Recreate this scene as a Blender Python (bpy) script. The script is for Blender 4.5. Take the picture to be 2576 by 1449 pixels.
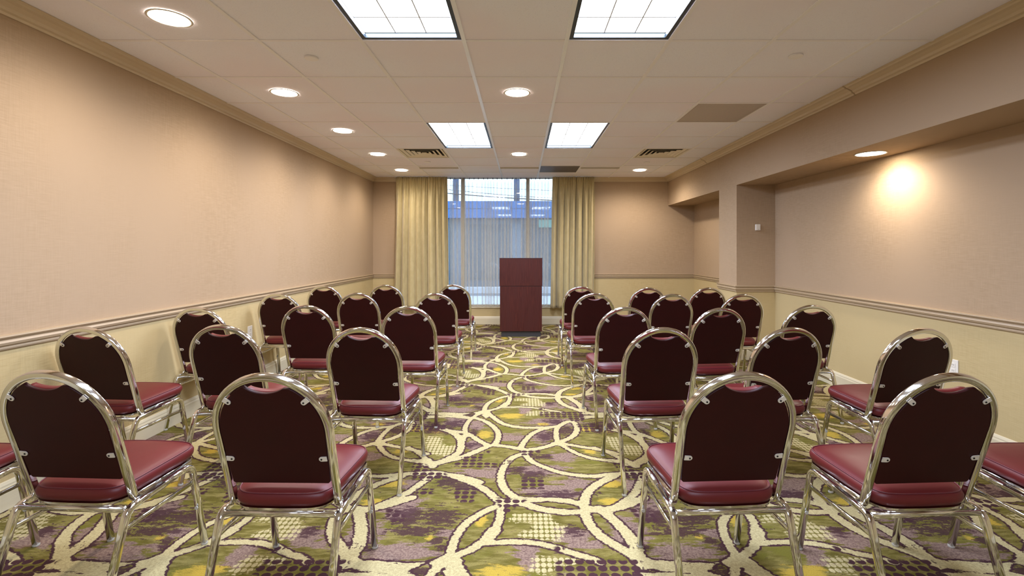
import bpy, bmesh, math, random
import numpy as np
from mathutils import Vector, Matrix
random.seed(7)
S = bpy.context.scene
for o in list(bpy.data.objects): bpy.data.objects.remove(o)
COL = S.collection
R = math.radians

# ---------------------------------------------------------------- camera, world, exposure
CAM_H = 1.304
cd = bpy.data.cameras.new('camera'); cam = bpy.data.objects.new('camera', cd); COL.objects.link(cam)
cam.location = (0, 0, CAM_H); cam.rotation_euler = (R(90), 0, 0)
cd.sensor_fit = 'HORIZONTAL'; cd.sensor_width = 36.0; cd.lens = 1207 / 2576 * 36
cd.shift_x = -(1313.5 - 1288) / 2576; cd.shift_y = -(724.5 - 627) / 2576
cd.clip_start = 0.02; cd.clip_end = 300
S.camera = cam
S.view_settings.view_transform = 'Standard'; S.view_settings.look = 'None'
S.view_settings.gamma = 1; S.view_settings.use_curve_mapping = False
S.view_settings.exposure = 1.16
W = bpy.data.worlds.new('sky'); S.world = W; W.use_nodes = True
bg = W.node_tree.nodes['Background']; bg.inputs[0].default_value = (0.70, 0.84, 1.0, 1); bg.inputs[1].default_value = 1.95

TROFFER_E = 2.4      # emission of the fluorescent lenses
TROFFER_W = 23.0     # watts of each fluorescent fixture's tubes
CAN_E = 30.0         # emission of the downlight lenses
CAN_W = 5.6         # watts of each downlight's beam
WARM = (1.0, 0.89, 0.78)
COOL = (0.82, 0.96, 1.28)

ROOM_XL, ROOM_XR, ROOM_XN = -2.59, 2.53, 2.985
ROOM_YB, ROOM_YF = 8.33, -2.6
CEIL = 2.542

# ---------------------------------------------------------------- helpers
def tag(o, label=None, cat=None, group=None, kind=None):
    if label: o['label'] = label
    if cat: o['category'] = cat
    if group: o['group'] = group
    if kind: o['kind'] = kind
    return o
def empty(name, loc=(0, 0, 0), rz=0.0):
    o = bpy.data.objects.new(name, None); COL.objects.link(o)
    o.location = loc; o.rotation_euler = (0, 0, rz); o.empty_display_size = .1
    return o
class MB:
    """collects shapes and links them as one mesh object"""
    def __init__(s): s.v = []; s.f = []; s.m = []
    def add(s, vs, fs, mi=0):
        b = len(s.v); s.v += [tuple(v) for v in vs]; s.f += [tuple(i + b for i in f) for f in fs]; s.m += [mi] * len(fs)
        return s
    def box(s, x0, x1, y0, y1, z0, z1, mi=0):
        vs = [(x0,y0,z0),(x1,y0,z0),(x1,y1,z0),(x0,y1,z0),(x0,y0,z1),(x1,y0,z1),(x1,y1,z1),(x0,y1,z1)]
        return s.add(vs, [(0,3,2,1),(4,5,6,7),(0,1,5,4),(1,2,6,5),(2,3,7,6),(3,0,4,7)], mi)
    def build(s, name, mats, parent=None, smooth=False, bevel=0, solid=0):
        me = bpy.data.meshes.new(name); me.from_pydata(s.v, [], s.f); me.validate()
        if not isinstance(mats, (list, tuple)): mats = [mats]
        for m in mats: me.materials.append(m)
        if len(mats) > 1:
            for p, mi in zip(me.polygons, s.m): p.material_index = mi
        if smooth:
            for p in me.polygons: p.use_smooth = True
        o = bpy.data.objects.new(name, me); COL.objects.link(o)
        if parent is not None: o.parent = parent
        if solid:
            md = o.modifiers.new('solid', 'SOLIDIFY'); md.thickness = solid; md.offset = 0
        if bevel:
            md = o.modifiers.new('bevel', 'BEVEL'); md.width = bevel; md.segments = 3; md.limit_method = 'ANGLE'
        return o
def rrect(w, h, r, n=3):
    pts = []
    for cx, cy, a0 in ((w/2-r, h/2-r, 0), (-w/2+r, h/2-r, 90), (-w/2+r, -h/2+r, 180), (w/2-r, -h/2+r, 270)):
        for k in range(n + 1):
            a = R(a0 + 90 * k / n); pts.append((cx + r * math.cos(a), cy + r * math.sin(a)))
    return pts
def circ(r, n=12): return [(r*math.cos(2*math.pi*k/n), r*math.sin(2*math.pi*k/n)) for k in range(n)]
def tube(mb, path, sec, side, closed=False, cap=True):
    """sweep a section along a path; side = reference vector giving the section's first axis"""
    P = [Vector(p) for p in path]; n = len(P); m = len(sec); vs = []
    side = Vector(side).normalized()
    for i, p in enumerate(P):
        if closed: t = (P[(i+1) % n] - P[i-1])
        else: t = P[min(i+1, n-1)] - P[max(i-1, 0)]
        t.normalize()
        a = (side - t * side.dot(t))
        if a.length < 1e-4: a = t.orthogonal()
        a.normalize(); b = t.cross(a)
        vs += [p + a * u + b * w for u, w in sec]
    fs = []
    for i in range(n if closed else n - 1):
        j = (i + 1) % n
        for k in range(m):
            l = (k + 1) % m; fs.append((i*m+k, i*m+l, j*m+l, j*m+k))
    if cap and not closed:
        fs.append(tuple(range(m))[::-1]); fs.append(tuple((n-1)*m + k for k in range(m)))
    mb.add(vs, fs); return mb
def fillet(pts, rad, n=8):
    """round the inner corners of a polyline"""
    P = [Vector(p) for p in pts]; out = [P[0]]
    for i in range(1, len(P) - 1):
        a, b, c = P[i-1], P[i], P[i+1]; r = rad[i-1] if isinstance(rad, (list, tuple)) else rad
        u = (a - b).normalized(); v = (c - b).normalized()
        ang = u.angle(v)
        if r <= 0 or ang > 3.1: out.append(b); continue
        d = r / math.tan(ang / 2); p0 = b + u * d; p1 = b + v * d
        cen = b + (u + v).normalized() * (r / math.sin(ang / 2))
        a0 = p0 - cen; a1 = p1 - cen; w = a0.angle(a1)
        for k in range(n + 1):
            t = k / n
            out.append(cen + (a0 * math.sin((1 - t) * w) + a1 * math.sin(t * w)) / math.sin(w))
    out.append(P[-1]); return out
def lathe(mb, prof, n=24, center=(0, 0, 0), mi=0):
    vs = []; fs = []
    for r, z in prof:
        for k in range(n):
            a = 2*math.pi*k/n; vs.append((center[0] + r*math.cos(a), center[1] + r*math.sin(a), center[2] + z))
    for i in range(len(prof) - 1):
        for k in range(n):
            l = (k+1) % n; fs.append((i*n+k, i*n+l, (i+1)*n+l, (i+1)*n+k))
    mb.add(vs, fs, mi)
    mb.add(vs[:n], [tuple(range(n))], mi); mb.add(vs[-n:], [tuple(range(n))[::-1]], mi)
    return mb
def moulding(name, path, prof, mat):
    """sweep a (projection, z) profile along a plan path; the room lies to the RIGHT of the travel direction"""
    P = [Vector((x, y)) for x, y in path]; n = len(P); mb = MB(); m = len(prof); vs = []
    for i, p in enumerate(P):
        d0 = (P[i] - P[i-1]).normalized() if i > 0 else None
        d1 = (P[i+1] - P[i]).normalized() if i < n-1 else None
        if d0 is None: d0 = d1
        if d1 is None: d1 = d0
        n0 = Vector((d0.y, -d0.x)); n1 = Vector((d1.y, -d1.x))
        mm = (n0 + n1).normalized(); mm = mm / mm.dot(n0)
        for q, z in prof: vs.append((p.x + mm.x * q, p.y + mm.y * q, z))
    fs = []
    for i in range(n - 1):
        for k in range(m):
            l = (k+1) % m; fs.append((i*m+k, (i+1)*m+k, (i+1)*m+l, i*m+l))
    fs.append(tuple(range(m))); fs.append(tuple((n-1)*m + k for k in range(m))[::-1])
    mb.add(vs, fs)
    o = mb.build(name, mat); o['kind'] = 'structure'
    bm = bmesh.new(); bm.from_mesh(o.data); bmesh.ops.recalc_face_normals(bm, faces=bm.faces); bm.to_mesh(o.data); bm.free()
    return o

# ---------------------------------------------------------------- materials
class NT:
    def __init__(s, name):
        s.mat = bpy.data.materials.new(name); s.mat.use_nodes = True; s.t = s.mat.node_tree
        s.p = s.t.nodes['Principled BSDF']; s.out = s.t.nodes['Material Output']
    def n(s, typ, **kw):
        nd = s.t.nodes.new(typ)
        for k, v in kw.items():
            if hasattr(nd, k) and not k.startswith('i_'): setattr(nd, k, v)
        return nd
    def l(s, a, b): s.t.links.new(a, b)
    def put(s, sock, v):
        if isinstance(v, bpy.types.NodeSocket): s.l(v, sock)
        elif isinstance(v, (tuple, list)) and len(v) == 3 and sock.type == 'RGBA': sock.default_value = (*v, 1)
        else: sock.default_value = v
    def math(s, op, a, b=0.0, c=0.0, clamp=False):
        nd = s.n('ShaderNodeMath', operation=op, use_clamp=clamp)
        for i, v in enumerate((a, b, c)): s.put(nd.inputs[i], v)
        return nd.outputs[0]
    def vmath(s, op, a, b=(0, 0, 0), scale=None):
        nd = s.n('ShaderNodeVectorMath', operation=op); s.put(nd.inputs[0], a); s.put(nd.inputs[1], b)
        if scale is not None: s.put(nd.inputs['Scale'], scale)
        return nd.outputs[0] if op not in ('LENGTH', 'DISTANCE', 'DOT_PRODUCT') else nd.outputs['Value']
    def mix(s, f, a, b, blend='MIX'):
        nd = s.n('ShaderNodeMix', data_type='RGBA', blend_type=blend)
        s.put(nd.inputs[0], f); s.put(nd.inputs[6], a); s.put(nd.inputs[7], b); return nd.outputs[2]
    def noise(s, vec, scale, detail=2, rough=.5, dist=0):
        nd = s.n('ShaderNodeTexNoise'); s.put(nd.inputs['Vector'], vec); nd.inputs['Scale'].default_value = scale
        nd.inputs['Detail'].default_value = detail; nd.inputs['Roughness'].default_value = rough
        nd.inputs['Distortion'].default_value = dist; return nd.outputs[0]
    def smooth(s, v, lo, hi):
        nd = s.n('ShaderNodeMapRange', interpolation_type='SMOOTHSTEP'); s.put(nd.inputs[0], v)
        nd.inputs[1].default_value = lo; nd.inputs[2].default_value = hi; return nd.outputs[0]
    def obj(s): return s.n('ShaderNodeTexCoord').outputs['Object']
    def pos(s): return s.n('ShaderNodeNewGeometry').outputs['Position']
    def mapv(s, vec, sc):
        return s.vmath('MULTIPLY', vec, sc)
    def bump(s, h, strength=.3, dist=.002):
        nd = s.n('ShaderNodeBump'); s.put(nd.inputs['Height'], h); nd.inputs['Strength'].default_value = strength
        nd.inputs['Distance'].default_value = dist; s.l(nd.outputs[0], s.p.inputs['Normal'])
    def set(s, col=None, rough=None, metal=None, spec=None, **kw):
        if col is not None: s.put(s.p.inputs['Base Color'], col)
        if rough is not None: s.put(s.p.inputs['Roughness'], rough)
        if metal is not None: s.p.inputs['Metallic'].default_value = metal
        if spec is not None: s.p.inputs['Specular IOR Level'].default_value = spec
        for k, v in kw.items(): s.put(s.p.inputs[k], v)
        return s
def srgb(r, g, b):
    f = lambda c: (c/255/12.92) if c/255 <= .04045 else ((c/255+.055)/1.055)**2.4
    return (f(r), f(g), f(b))

def wallpaper(name, col, col2):
    m = NT(name); p = m.pos()
    h = m.noise(m.mapv(p, (14, 14, 420)), 1, 3, .6); v = m.noise(m.mapv(p, (330, 330, 9)), 1, 3, .6)
    b = m.noise(m.mapv(p, (1.3, 1.3, .8)), 1, 2)
    w = m.math('ADD', m.math('MULTIPLY', h, .6), m.math('MULTIPLY', v, .4))
    w2 = m.smooth(w, .36, .64)
    c = m.mix(w2, col2, col); c = m.mix(m.smooth(b, .35, .65), c, tuple(x*.94 for x in col))
    m.set(c, .75, spec=.25); m.bump(w, .12, .001); return m.mat
M = {}
M['paper_up'] = wallpaper('wallpaper_upper', srgb(177, 153, 125), srgb(161, 138, 109))
M['paper_low'] = wallpaper('wallpaper_lower', srgb(196, 176, 130), srgb(178, 157, 111))
m = NT('trim_paint'); n_ = m.noise(m.mapv(m.pos(), (3, 3, 60)), 1, 2)
m.set(m.mix(n_, srgb(176, 155, 125), srgb(164, 141, 110)), .42); M['trim'] = m.mat
m = NT('baseboard_paint'); n_ = m.noise(m.mapv(m.pos(), (3, 3, 60)), 1, 2)
m.set(m.mix(n_, srgb(214, 204, 176), srgb(204, 192, 162)), .45); M['base'] = m.mat
m = NT('ceiling_tile'); p = m.pos(); f = m.noise(p, 190, 3, .65); g = m.noise(p, 1.1, 2)
c = m.mix(m.smooth(f, .30, .42), srgb(222, 222, 232), srgb(242, 243, 252)); c = m.mix(m.smooth(g, .3, .7), c, srgb(242, 236, 244))
m.set(c, .95, spec=.1); m.bump(f, .25, .002); M['tile'] = m.mat
m = NT('tee_white'); n_ = m.noise(m.pos(), 8); m.set(m.mix(n_, srgb(248, 249, 252), srgb(242, 244, 248)), .22); M['tee'] = m.mat
m = NT('tee_beige'); n_ = m.noise(m.pos(), 8); m.set(m.mix(n_, srgb(244, 242, 244), srgb(238, 236, 238)), .55); M['tee2'] = m.mat
m = NT('fixture_frame'); n_ = m.noise(m.pos(), 20); m.set(m.mix(n_, srgb(66, 72, 76), srgb(54, 60, 64)), .35, .6); M['fixture'] = m.mat
m = NT('lens_grid'); n_ = m.noise(m.pos(), 20); m.set(m.mix(n_, srgb(196, 200, 206), srgb(186, 190, 196)), .5); M['lens_grid'] = m.mat
def emit(name, col, st, patt=False):
    m = NT(name); m.set((.8, .8, .8), .5)
    if patt:
        q = m.noise(m.mapv(m.pos(), (5, 3, 1)), 1, 3, .6, 1.5); c = m.mix(m.smooth(q, .52, .8), col, tuple(x*.8 for x in col)); m.set(**{'Emission Color': c})
    else: m.set(**{'Emission Color': col})
    m.p.inputs['Emission Strength'].default_value = st; return m.mat
M['troffer'] = emit('troffer_lens', (.97, .985, 1.0), TROFFER_E, True)
M['can'] = emit('downlight_lens', (1.0, .86, .68), CAN_E)
m = NT('white_plastic'); n_ = m.noise(m.pos(), 30); m.set(m.mix(n_, srgb(232, 226, 214), srgb(224, 218, 206)), .4); M['plastic'] = m.mat
m = NT('dark_slot'); n_ = m.noise(m.pos(), 30); m.set(m.mix(n_, srgb(30, 24, 20), srgb(22, 18, 16)), .8); M['slot'] = m.mat
m = NT('vent_metal'); n_ = m.noise(m.pos(), 12); m.set(m.mix(n_, srgb(236, 226, 206), srgb(226, 216, 194)), .45); M['vent'] = m.mat
# perforated return grille
m = NT('perforated_metal'); p = m.pos(); q = m.vmath('FRACTION', m.mapv(p, (1/.0127, 1/.0127, 0)))
d = m.vmath('DISTANCE', q, (.5, .5, 0)); m.set(m.mix(m.smooth(d, .26, .34), srgb(96, 84, 78), srgb(206, 194, 184)), .5); M['perf'] = m.mat
m = NT('grey_grille'); q = m.vmath('FRACTION', m.mapv(m.pos(), (1/.0127, 1/.0127, 0))); d = m.vmath('DISTANCE', q, (.5, .5, 0))
m.set(m.mix(m.smooth(d, .30, .42), srgb(64, 56, 56), srgb(112, 100, 98)), .5); M['grille'] = m.mat
# chrome
m = NT('chrome'); p = m.obj(); n_ = m.noise(p, 35, 3); n2 = m.noise(m.pos(), 6, 2)
m.set(m.mix(n2, (.80, .785, .76), (.74, .73, .71)), m.math('ADD', m.math('MULTIPLY', n_, .06), .07), 1.0); M['chrome'] = m.mat
m = NT('bracket_metal'); n_ = m.noise(m.obj(), 40); m.set(m.mix(n_, (.80, .75, .66), (.72, .66, .58)), .4, .35); M['bracket'] = m.mat
# vinyl
m = NT('burgundy_vinyl'); p = m.obj(); a = m.noise(p, 7, 2); b = m.noise(p, 420, 2)
m.set(m.mix(a, srgb(86, 24, 25), srgb(95, 28, 28)), m.math('ADD', .36, m.math('MULTIPLY', a, .12)), spec=.33); m.bump(b, .12, .0006); M['vinyl'] = m.mat
m = NT('vinyl_piping'); a = m.noise(m.obj(), 60); m.set(m.mix(a, srgb(82, 26, 36), srgb(96, 32, 44)), .4); M['piping'] = m.mat
m = NT('back_board'); p = m.obj(); a = m.noise(p, 9, 2); b = m.noise(p, 300, 2)
m.set(m.mix(a, srgb(48, 7, 8), srgb(38, 7, 7)), .5, spec=.2); m.bump(b, .1, .0006); M['board'] = m.mat
m = NT('black_rubber'); a = m.noise(m.obj(), 30); m.set(m.mix(a, (.02, .02, .02), (.035, .03, .03)), .6); M['black'] = m.mat
m = NT('glide_nylon'); a = m.noise(m.obj(), 30); m.set(m.mix(a, (.5, .48, .42), (.42, .4, .36)), .4); M['glide'] = m.mat
# lectern wood
m = NT('mahogany_laminate'); p = m.obj(); g = m.noise(m.mapv(p, (130, 130, 5)), 1, 4, .6, .4); g2 = m.noise(m.mapv(p, (14, 14, 2.0)), 1, 2)
c = m.mix(m.smooth(g, .3, .7), srgb(50, 17, 13), srgb(76, 33, 25)); c = m.mix(m.smooth(g2, .35, .7), c, srgb(64, 28, 23))
m.set(c, .5, spec=.2); M['wood'] = m.mat
m = NT('lectern_edge'); g = m.noise(m.mapv(m.obj(), (60, 60, 5)), 1, 2); m.set(m.mix(g, srgb(50, 18, 18), srgb(60, 24, 22)), .5); M['wood_dark'] = m.mat
# curtain
m = NT('olive_gold_drape'); p = m.pos(); g = m.noise(m.mapv(p, (18, 18, 9)), 1, 3, .6); g2 = m.noise(m.mapv(p, (500, 500, 300)), 1, 2)
c = m.mix(m.smooth(g, .35, .7), srgb(184, 168, 122), srgb(192, 177, 132)); m.set(c, .55, spec=.3, **{'Sheen Weight': .3}); m.bump(m.math('ADD', g, m.math('MULTIPLY', g2, .6)), .25, .0015); M['drape'] = m.mat
m = NT('sheer_voile'); t = m.t
tr = m.n('ShaderNodeBsdfTransparent'); df = m.n('ShaderNodeBsdfDiffuse'); tl = m.n('ShaderNodeBsdfTranslucent')
g = m.noise(m.mapv(m.pos(), (260, 260, 4)), 1, 2)
cc = m.mix(g, srgb(226, 220, 206), srgb(214, 206, 192)); m.l(cc, df.inputs[0]); m.l(cc, tl.inputs[0])
s1 = m.n('ShaderNodeMixShader'); s1.inputs[0].default_value = .45; m.l(df.outputs[0], s1.inputs[1]); m.l(tl.outputs[0], s1.inputs[2])
s2 = m.n('ShaderNodeMixShader'); m.put(s2.inputs[0], m.math('ADD', .20, m.math('MULTIPLY', g, .24)))
m.l(tr.outputs[0], s2.inputs[1]); m.l(s1.outputs[0], s2.inputs[2]); m.l(s2.outputs[0], m.out.inputs[0]); M['sheer'] = m.mat
m = NT('window_glass'); t = m.t; gl = m.n('ShaderNodeBsdfGlossy'); gl.inputs['Roughness'].default_value = .01; tr = m.n('ShaderNodeBsdfTransparent')
tr.inputs[0].default_value = (.86, .92, .96, 1); fr = m.n('ShaderNodeFresnel'); fr.inputs[0].default_value = 1.55
mx = m.n('ShaderNodeMixShader'); m.l(m.math('MULTIPLY', fr.outputs[0], 1.0, clamp=True), mx.inputs[0]); m.l(tr.outputs[0], mx.inputs[1]); m.l(gl.outputs[0], mx.inputs[2]); m.l(mx.outputs[0], m.out.inputs[0]); M['glass'] = m.mat
m = NT('window_frame_metal'); g = m.noise(m.pos(), 12); m.set(m.mix(g, srgb(182, 172, 150), srgb(168, 160, 142)), .5, .2); M['frame'] = m.mat
def flat(name, c1, c2, sc=6, rough=.7):
    m = NT(name); g = m.noise(m.pos(), sc, 3); m.set(m.mix(g, c1, c2), rough); return m.mat
M['hook'] = flat('hook_plastic', (.05, .05, .09), (.07, .07, .11))
M['asphalt'] = flat('asphalt', srgb(120, 128, 140), srgb(100, 108, 122), 9, .9)
M['sidewalk'] = flat('pale_concrete', srgb(196, 198, 204), srgb(180, 184, 194), 3, .9)
m = NT('blue_metal_fascia'); g = m.noise(m.mapv(m.pos(), (1.5, 1, 1)), 1, 2); m.set(m.mix(g, srgb(50, 92, 148), srgb(58, 106, 164)), .6); M['blue'] = m.mat
m = NT('dark_blue_shop_front'); g = m.noise(m.mapv(m.pos(), (2.5, 1, .6)), 1, 3); m.set(m.mix(g, srgb(86, 102, 120), srgb(104, 116, 130)), .5); M['shop'] = m.mat
M['shopglass'] = flat('shop_window', srgb(70, 84, 98), srgb(82, 94, 106), 1, .2)
M['sign'] = flat('green_sign', srgb(98, 138, 128), srgb(86, 124, 120), 3)
M['pole'] = flat('pole_blue_grey', srgb(66, 80, 106), srgb(76, 90, 116), 3)
M['wire'] = flat('black_wire', (.05, .05, .07), (.07, .07, .09))

# ---------------------------------------------------------------- carpet pattern (floor)
CW, CD = 1.2192, 1.8288
FKH = 1207 * CAM_H
def px2f(x, y):
    Z = FKH / (y - 627); return ((x - 1313.5) * Z / 1207, Z)
def r1(x, y): return px2f(940 + x / 3.68, 1200 + y / 3.68)
def r2(x, y): return px2f(1040 + x / 4.954, 1000 + y / 4.954)
BANDS = [  # (frame, half width in metres, points read off the photograph)
 (r1, .022, [(-10,285),(130,235),(240,185),(340,130),(430,65),(520,0),(560,-40)]),
 (r2, .024, [(0,785),(100,800),(200,850),(400,790),(560,760),(700,705),(830,650),(940,600)]),
 (r2, .020, [(940,600),(1010,590),(1060,520),(1062,440),(1010,370),(900,295),(780,255),(600,228),(380,200),(200,188)]),
 (r2, .017, [(150,235),(380,232),(560,245),(700,262),(780,258)]),
 (r2, .024, [(200,850),(430,765),(560,700),(598,610),(595,530),(530,455),(440,415),(370,395)]),
 (r2, .020, [(430,410),(560,425),(650,440),(720,470),(800,530),(940,600)]),
 (r2, .026, [(600,540),(620,480),(700,470)]),
 (r2, .018, [(720,265),(665,320),(640,390),(650,450)]),
 (r2, .021, [(1000,592),(1150,605),(1300,635),(1400,655),(1550,640),(1700,600),(1800,560),(1900,530),(2010,470),(2045,390),(2020,320),(1950,290),(1870,320),(1810,360),(1700,370),(1500,378),(1300,372),(1130,335),(1050,290),(970,225),(900,180)]),
 (r2, .019, [(1340,640),(1370,560),(1450,470),(1550,410),(1700,374)]),
 (r2, .018, [(1800,570),(1778,480),(1778,400),(1810,362)]),
 (r2, .020, [(1400,690),(1250,735),(1160,810),(1110,890),(1085,970),(1092,1040)]),
 (r1, .022, [(1178,30),(1200,100),(1260,160),(1350,205),(1450,212),(1600,208),(1800,218),(1940,260)]),
 (r2, .019, [(1380,660),(1400,720),(1450,785),(1550,835),(1700,895),(1850,940),(2050,972),(2250,985),(2400,960),(2600,945)]),
 (r2, .020, [(-40,948),(90,945),(220,932)]),
 (r1, .024, [(2230,-10),(2080,55),(1985,130),(1950,210),(1950,300),(1965,380),(2030,480),(2130,570),(2290,660),(2420,740),(2600,810)]),
 (r1, .026, [(1960,290),(2110,305),(2250,290),(2400,235),(2500,190)]),
 (r1, .026, [(2130,310),(2220,400),(2320,490),(2390,570),(2440,650)]),
 (r1, .024, [(1190,230),(1400,245),(1480,280),(1600,305),(1750,325),(1900,320),(1960,300)]),
 (r2, .021, [(230,930),(420,958),(600,985),(760,1030),(830,1055)]),
 (r1, .022, [(740,-5),(870,35),(1000,95),(1100,170),(1185,245)]),
 (r1, .019, [(1190,262),(1080,290),(950,360),(850,430),(780,520),(730,620),(712,730)]),
 (r1, .019, [(1175,270),(1172,380),(1135,465),(1080,530),(1000,610),(900,670),(780,722),(712,740)]),
 (r1, .030, [(1120,490),(1060,560)]),
 (r1, .017, [(980,612),(1150,605),(1350,598),(1550,617),(1720,662),(1850,712),(1990,742),(2100,790)]),
 (r1, .034, [(-60,820),(120,835),(350,850),(500,840),(640,790),(715,745)]),
 (r1, .034, [(715,745),(760,830),(700,920)]),
 (r2, .018, [(740,245),(860,180),(905,165)]),
 (r2, .017, [(1870,575),(2000,598),(2200,630),(2400,662),(2560,705)]),
 (r2, .017, [(1840,585),(1950,655),(2100,728),(2300,772),(2560,800)]),
 (r2, .017, [(-60,625),(50,675),(120,730),(190,810)]),
 (r2, .018, [(2090,180),(2200,205),(2400,212),(2600,216)]),
 (r2, .014, [(2080,260),(2300,240),(2600,236)]),
 (r2, .026, [(215,200),(262,130),(250,50),(180,-10)]),
 (r2, .030, [(160,780),(240,850)]),
 (r1, .030, [(1930,270),(2010,300)]),
 (r2, .028, [(1770,575),(1870,580)]),
]
LENS = [  # small openings kept inside the wide bands
 (r1, [(1520,236),(1620,226),(1780,245),(1900,275),(1905,300),(1780,298),(1640,265)]),
 (r2, [(780,240),(850,225),(915,278)]), (r2, [(620,220),(740,190),(770,205),(720,240)]),
]
CDOT = [(r1, [(1300,345),(1650,325),(1655,450),(1765,460),(1765,575),(1340,575),(1370,500),(1475,495),(1475,420),(1250,412)]),
        (r2, [(170,485),(360,495),(350,590),(560,600),(500,690),(430,725),(200,712),(160,600)]),
        (r1, [(1480,730),(1900,735),(1880,800),(1690,820),(1660,900),(1440,880)]),
        (r2, [(1230,22),(1530,10),(1620,60),(1640,110),(1400,112),(1430,50)])]
DDOT = [(r1, [(1695,765),(2460,765),(2440,900),(2350,960),(1980,990),(1690,905)]),
        (r2, [(1570,185),(2140,185),(2130,290),(1980,300),(1900,235),(1570,235)]),
        (r2, [(590,745),(860,700),(870,780),(740,800),(1130,825),(1060,872),(480,862),(480,820),(600,800)]),
        (r2, [(-20,330),(400,340),(420,395),(-20,440)]), (r1, [(720,110),(960,100),(920,240),(780,240)]),
        (r1, [(110,280),(290,320),(285,425),(180,430),(110,370)]), (r1, [(1110,190),(1440,200),(1330,275),(1250,325),(1180,320)]),
        (r1, [(1350,0),(1590,10),(1590,110),(1360,110)]), (r1, [(390,105),(560,110),(550,160),(390,170)]),
        (r2, [(1320,655),(1480,655),(1500,720),(1340,720)]), (r2, [(10,800),(170,830),(240,920),(430,955),(400,1000),(180,1035),(-20,1035),(-20,850)]),
        (r2, [(1510,660),(1590,665),(1590,700),(1510,700)]), (r1, [(1665,640),(1765,640),(1765,700),(1665,700)]),
        (r2, [(1140,780),(1230,780),(1230,820),(1140,820)]), (r2, [(880,665),(960,665),(960,700),(880,700)])]
MAUVE = [(r1,280,270,160,100),(r1,1850,560,170,90),(r1,1420,720,110,120),(r1,1650,130,260,60),(r1,1880,50,140,50),(r1,250,700,330,90),
 (r1,700,520,120,40),(r2,780,340,110,60),(r2,550,300,140,60),(r2,1230,500,160,50),(r2,1600,480,130,80),(r2,1850,740,170,60),(r2,1750,310,330,50),
 (r2,750,590,110,60),(r2,900,940,330,60),(r2,1620,900,260,70),(r2,2080,90,130,60),(r1,2360,60,100,60),(r1,2500,340,90,60),(r1,2050,620,90,40)]
DARK = [(r1,600,370,220,80),(r1,380,500,280,45),(r1,600,590,70,40),(r1,1700,160,280,35),(r1,700,50,140,50),(r1,220,800,90,30),(r1,450,870,140,40),
 (r2,300,410,220,40),(r2,500,330,180,50),(r2,1650,480,130,60),(r2,1900,410,100,65),(r2,750,440,60,50),(r2,1600,740,150,30),(r2,1300,900,140,50),
 (r2,1500,960,180,50),(r2,720,590,90,30),(r2,1750,300,120,35),(r1,650,650,90,40),(r1,1850,500,90,50),(r1,2400,640,150,50),(r1,860,90,150,40),(r2,2350,350,200,50),(r2,2300,20,120,40)]
GOLD = [(r1,990,400,70,70),(r1,180,60,130,40),(r1,2190,230,130,40),(r1,1280,860,150,50),(r2,880,460,110,55),(r2,1210,230,160,35),(r2,2200,670,100,35),(r2,300,430,100,20),(r2,2200,400,160,30),(r2,1620,330,100,20),(r1,520,560,50,30)]

NX, NY = 110, 165
gx = (np.arange(NX)) * CW / NX; gy = (np.arange(NY)) * CD / NY
GX, GY = np.meshgrid(gx, gy, indexing='ij'); PX = GX.ravel(); PY = GY.ravel()
def wrapd(d, p): return (d + p/2) % p - p/2
sd = np.full(PX.shape, 9.0)
for fr_, w, pts in BANDS:
    F = [fr_(*q) for q in pts]
    # smooth the polyline (one Chaikin pass) so that rings read as curves
    for _ in range(2):
        G = [F[0]]
        for a, b in zip(F[:-1], F[1:]):
            G += [(a[0]*.75+b[0]*.25, a[1]*.75+b[1]*.25), (a[0]*.25+b[0]*.75, a[1]*.25+b[1]*.75)]
        F = G + [F[-1]]
    for a, b in zip(F[:-1], F[1:]):
        mx_, my_ = (a[0]+b[0])/2, (a[1]+b[1])/2
        dx = wrapd(PX - mx_, CW); dy = wrapd(PY - my_, CD)
        ex, ey = (b[0]-a[0])/2, (b[1]-a[1])/2; L2 = ex*ex + ey*ey + 1e-12
        t_ = np.clip((dx*ex + dy*ey)/L2, -1, 1)
        d_ = np.hypot(dx - t_*ex, dy - t_*ey) - w
        sd = np.minimum(sd, d_)
def poly_sd(fr_, pts):
    F = [fr_(*q) for q in pts]; c = (sum(p[0] for p in F)/len(F), sum(p[1] for p in F)/len(F))
    x = wrapd(PX - c[0], CW); y = wrapd(PY - c[1], CD)
    Q = [(p[0]-c[0], p[1]-c[1]) for p in F]; d = np.full(x.shape, 9.0); ins = np.zeros(x.shape, bool)
    for (ax, ay), (bx, by) in zip(Q, Q[1:] + Q[:1]):
        ex, ey = bx-ax, by-ay; t_ = np.clip(((x-ax)*ex + (y-ay)*ey)/(ex*ex+ey*ey+1e-12), 0, 1)
        d = np.minimum(d, np.hypot(x-ax-t_*ex, y-ay-t_*ey))
        cond = ((ay > y) != (by > y)) & (x < ex*(y-ay)/((by-ay) if by != ay else 1e-9) + ax)
        ins ^= cond
    return np.where(ins, -d, d)
for fr_, pts in LENS: sd = np.maximum(sd, -(poly_sd(fr_, pts) - .004))
cdm = np.full(PX.shape, 9.0); ddm = cdm.copy()
for fr_, pts in CDOT: cdm = np.minimum(cdm, poly_sd(fr_, pts))
for fr_, pts in DDOT: ddm = np.minimum(ddm, poly_sd(fr_, pts))
def blobs(B):
    out = np.zeros(PX.shape)
    for fr_, x, y, rx, ry in B:
        c = fr_(x, y); ax = abs(fr_(x+rx, y)[0] - fr_(x, y)[0]); ay = abs(fr_(x, y-ry)[1] - fr_(x, y+ry)[1])/2
        q = (wrapd(PX-c[0], CW)/ax)**2 + (wrapd(PY-c[1], CD)/ay)**2
        out = np.maximum(out, np.exp(-q*.7))
    return out
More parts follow.
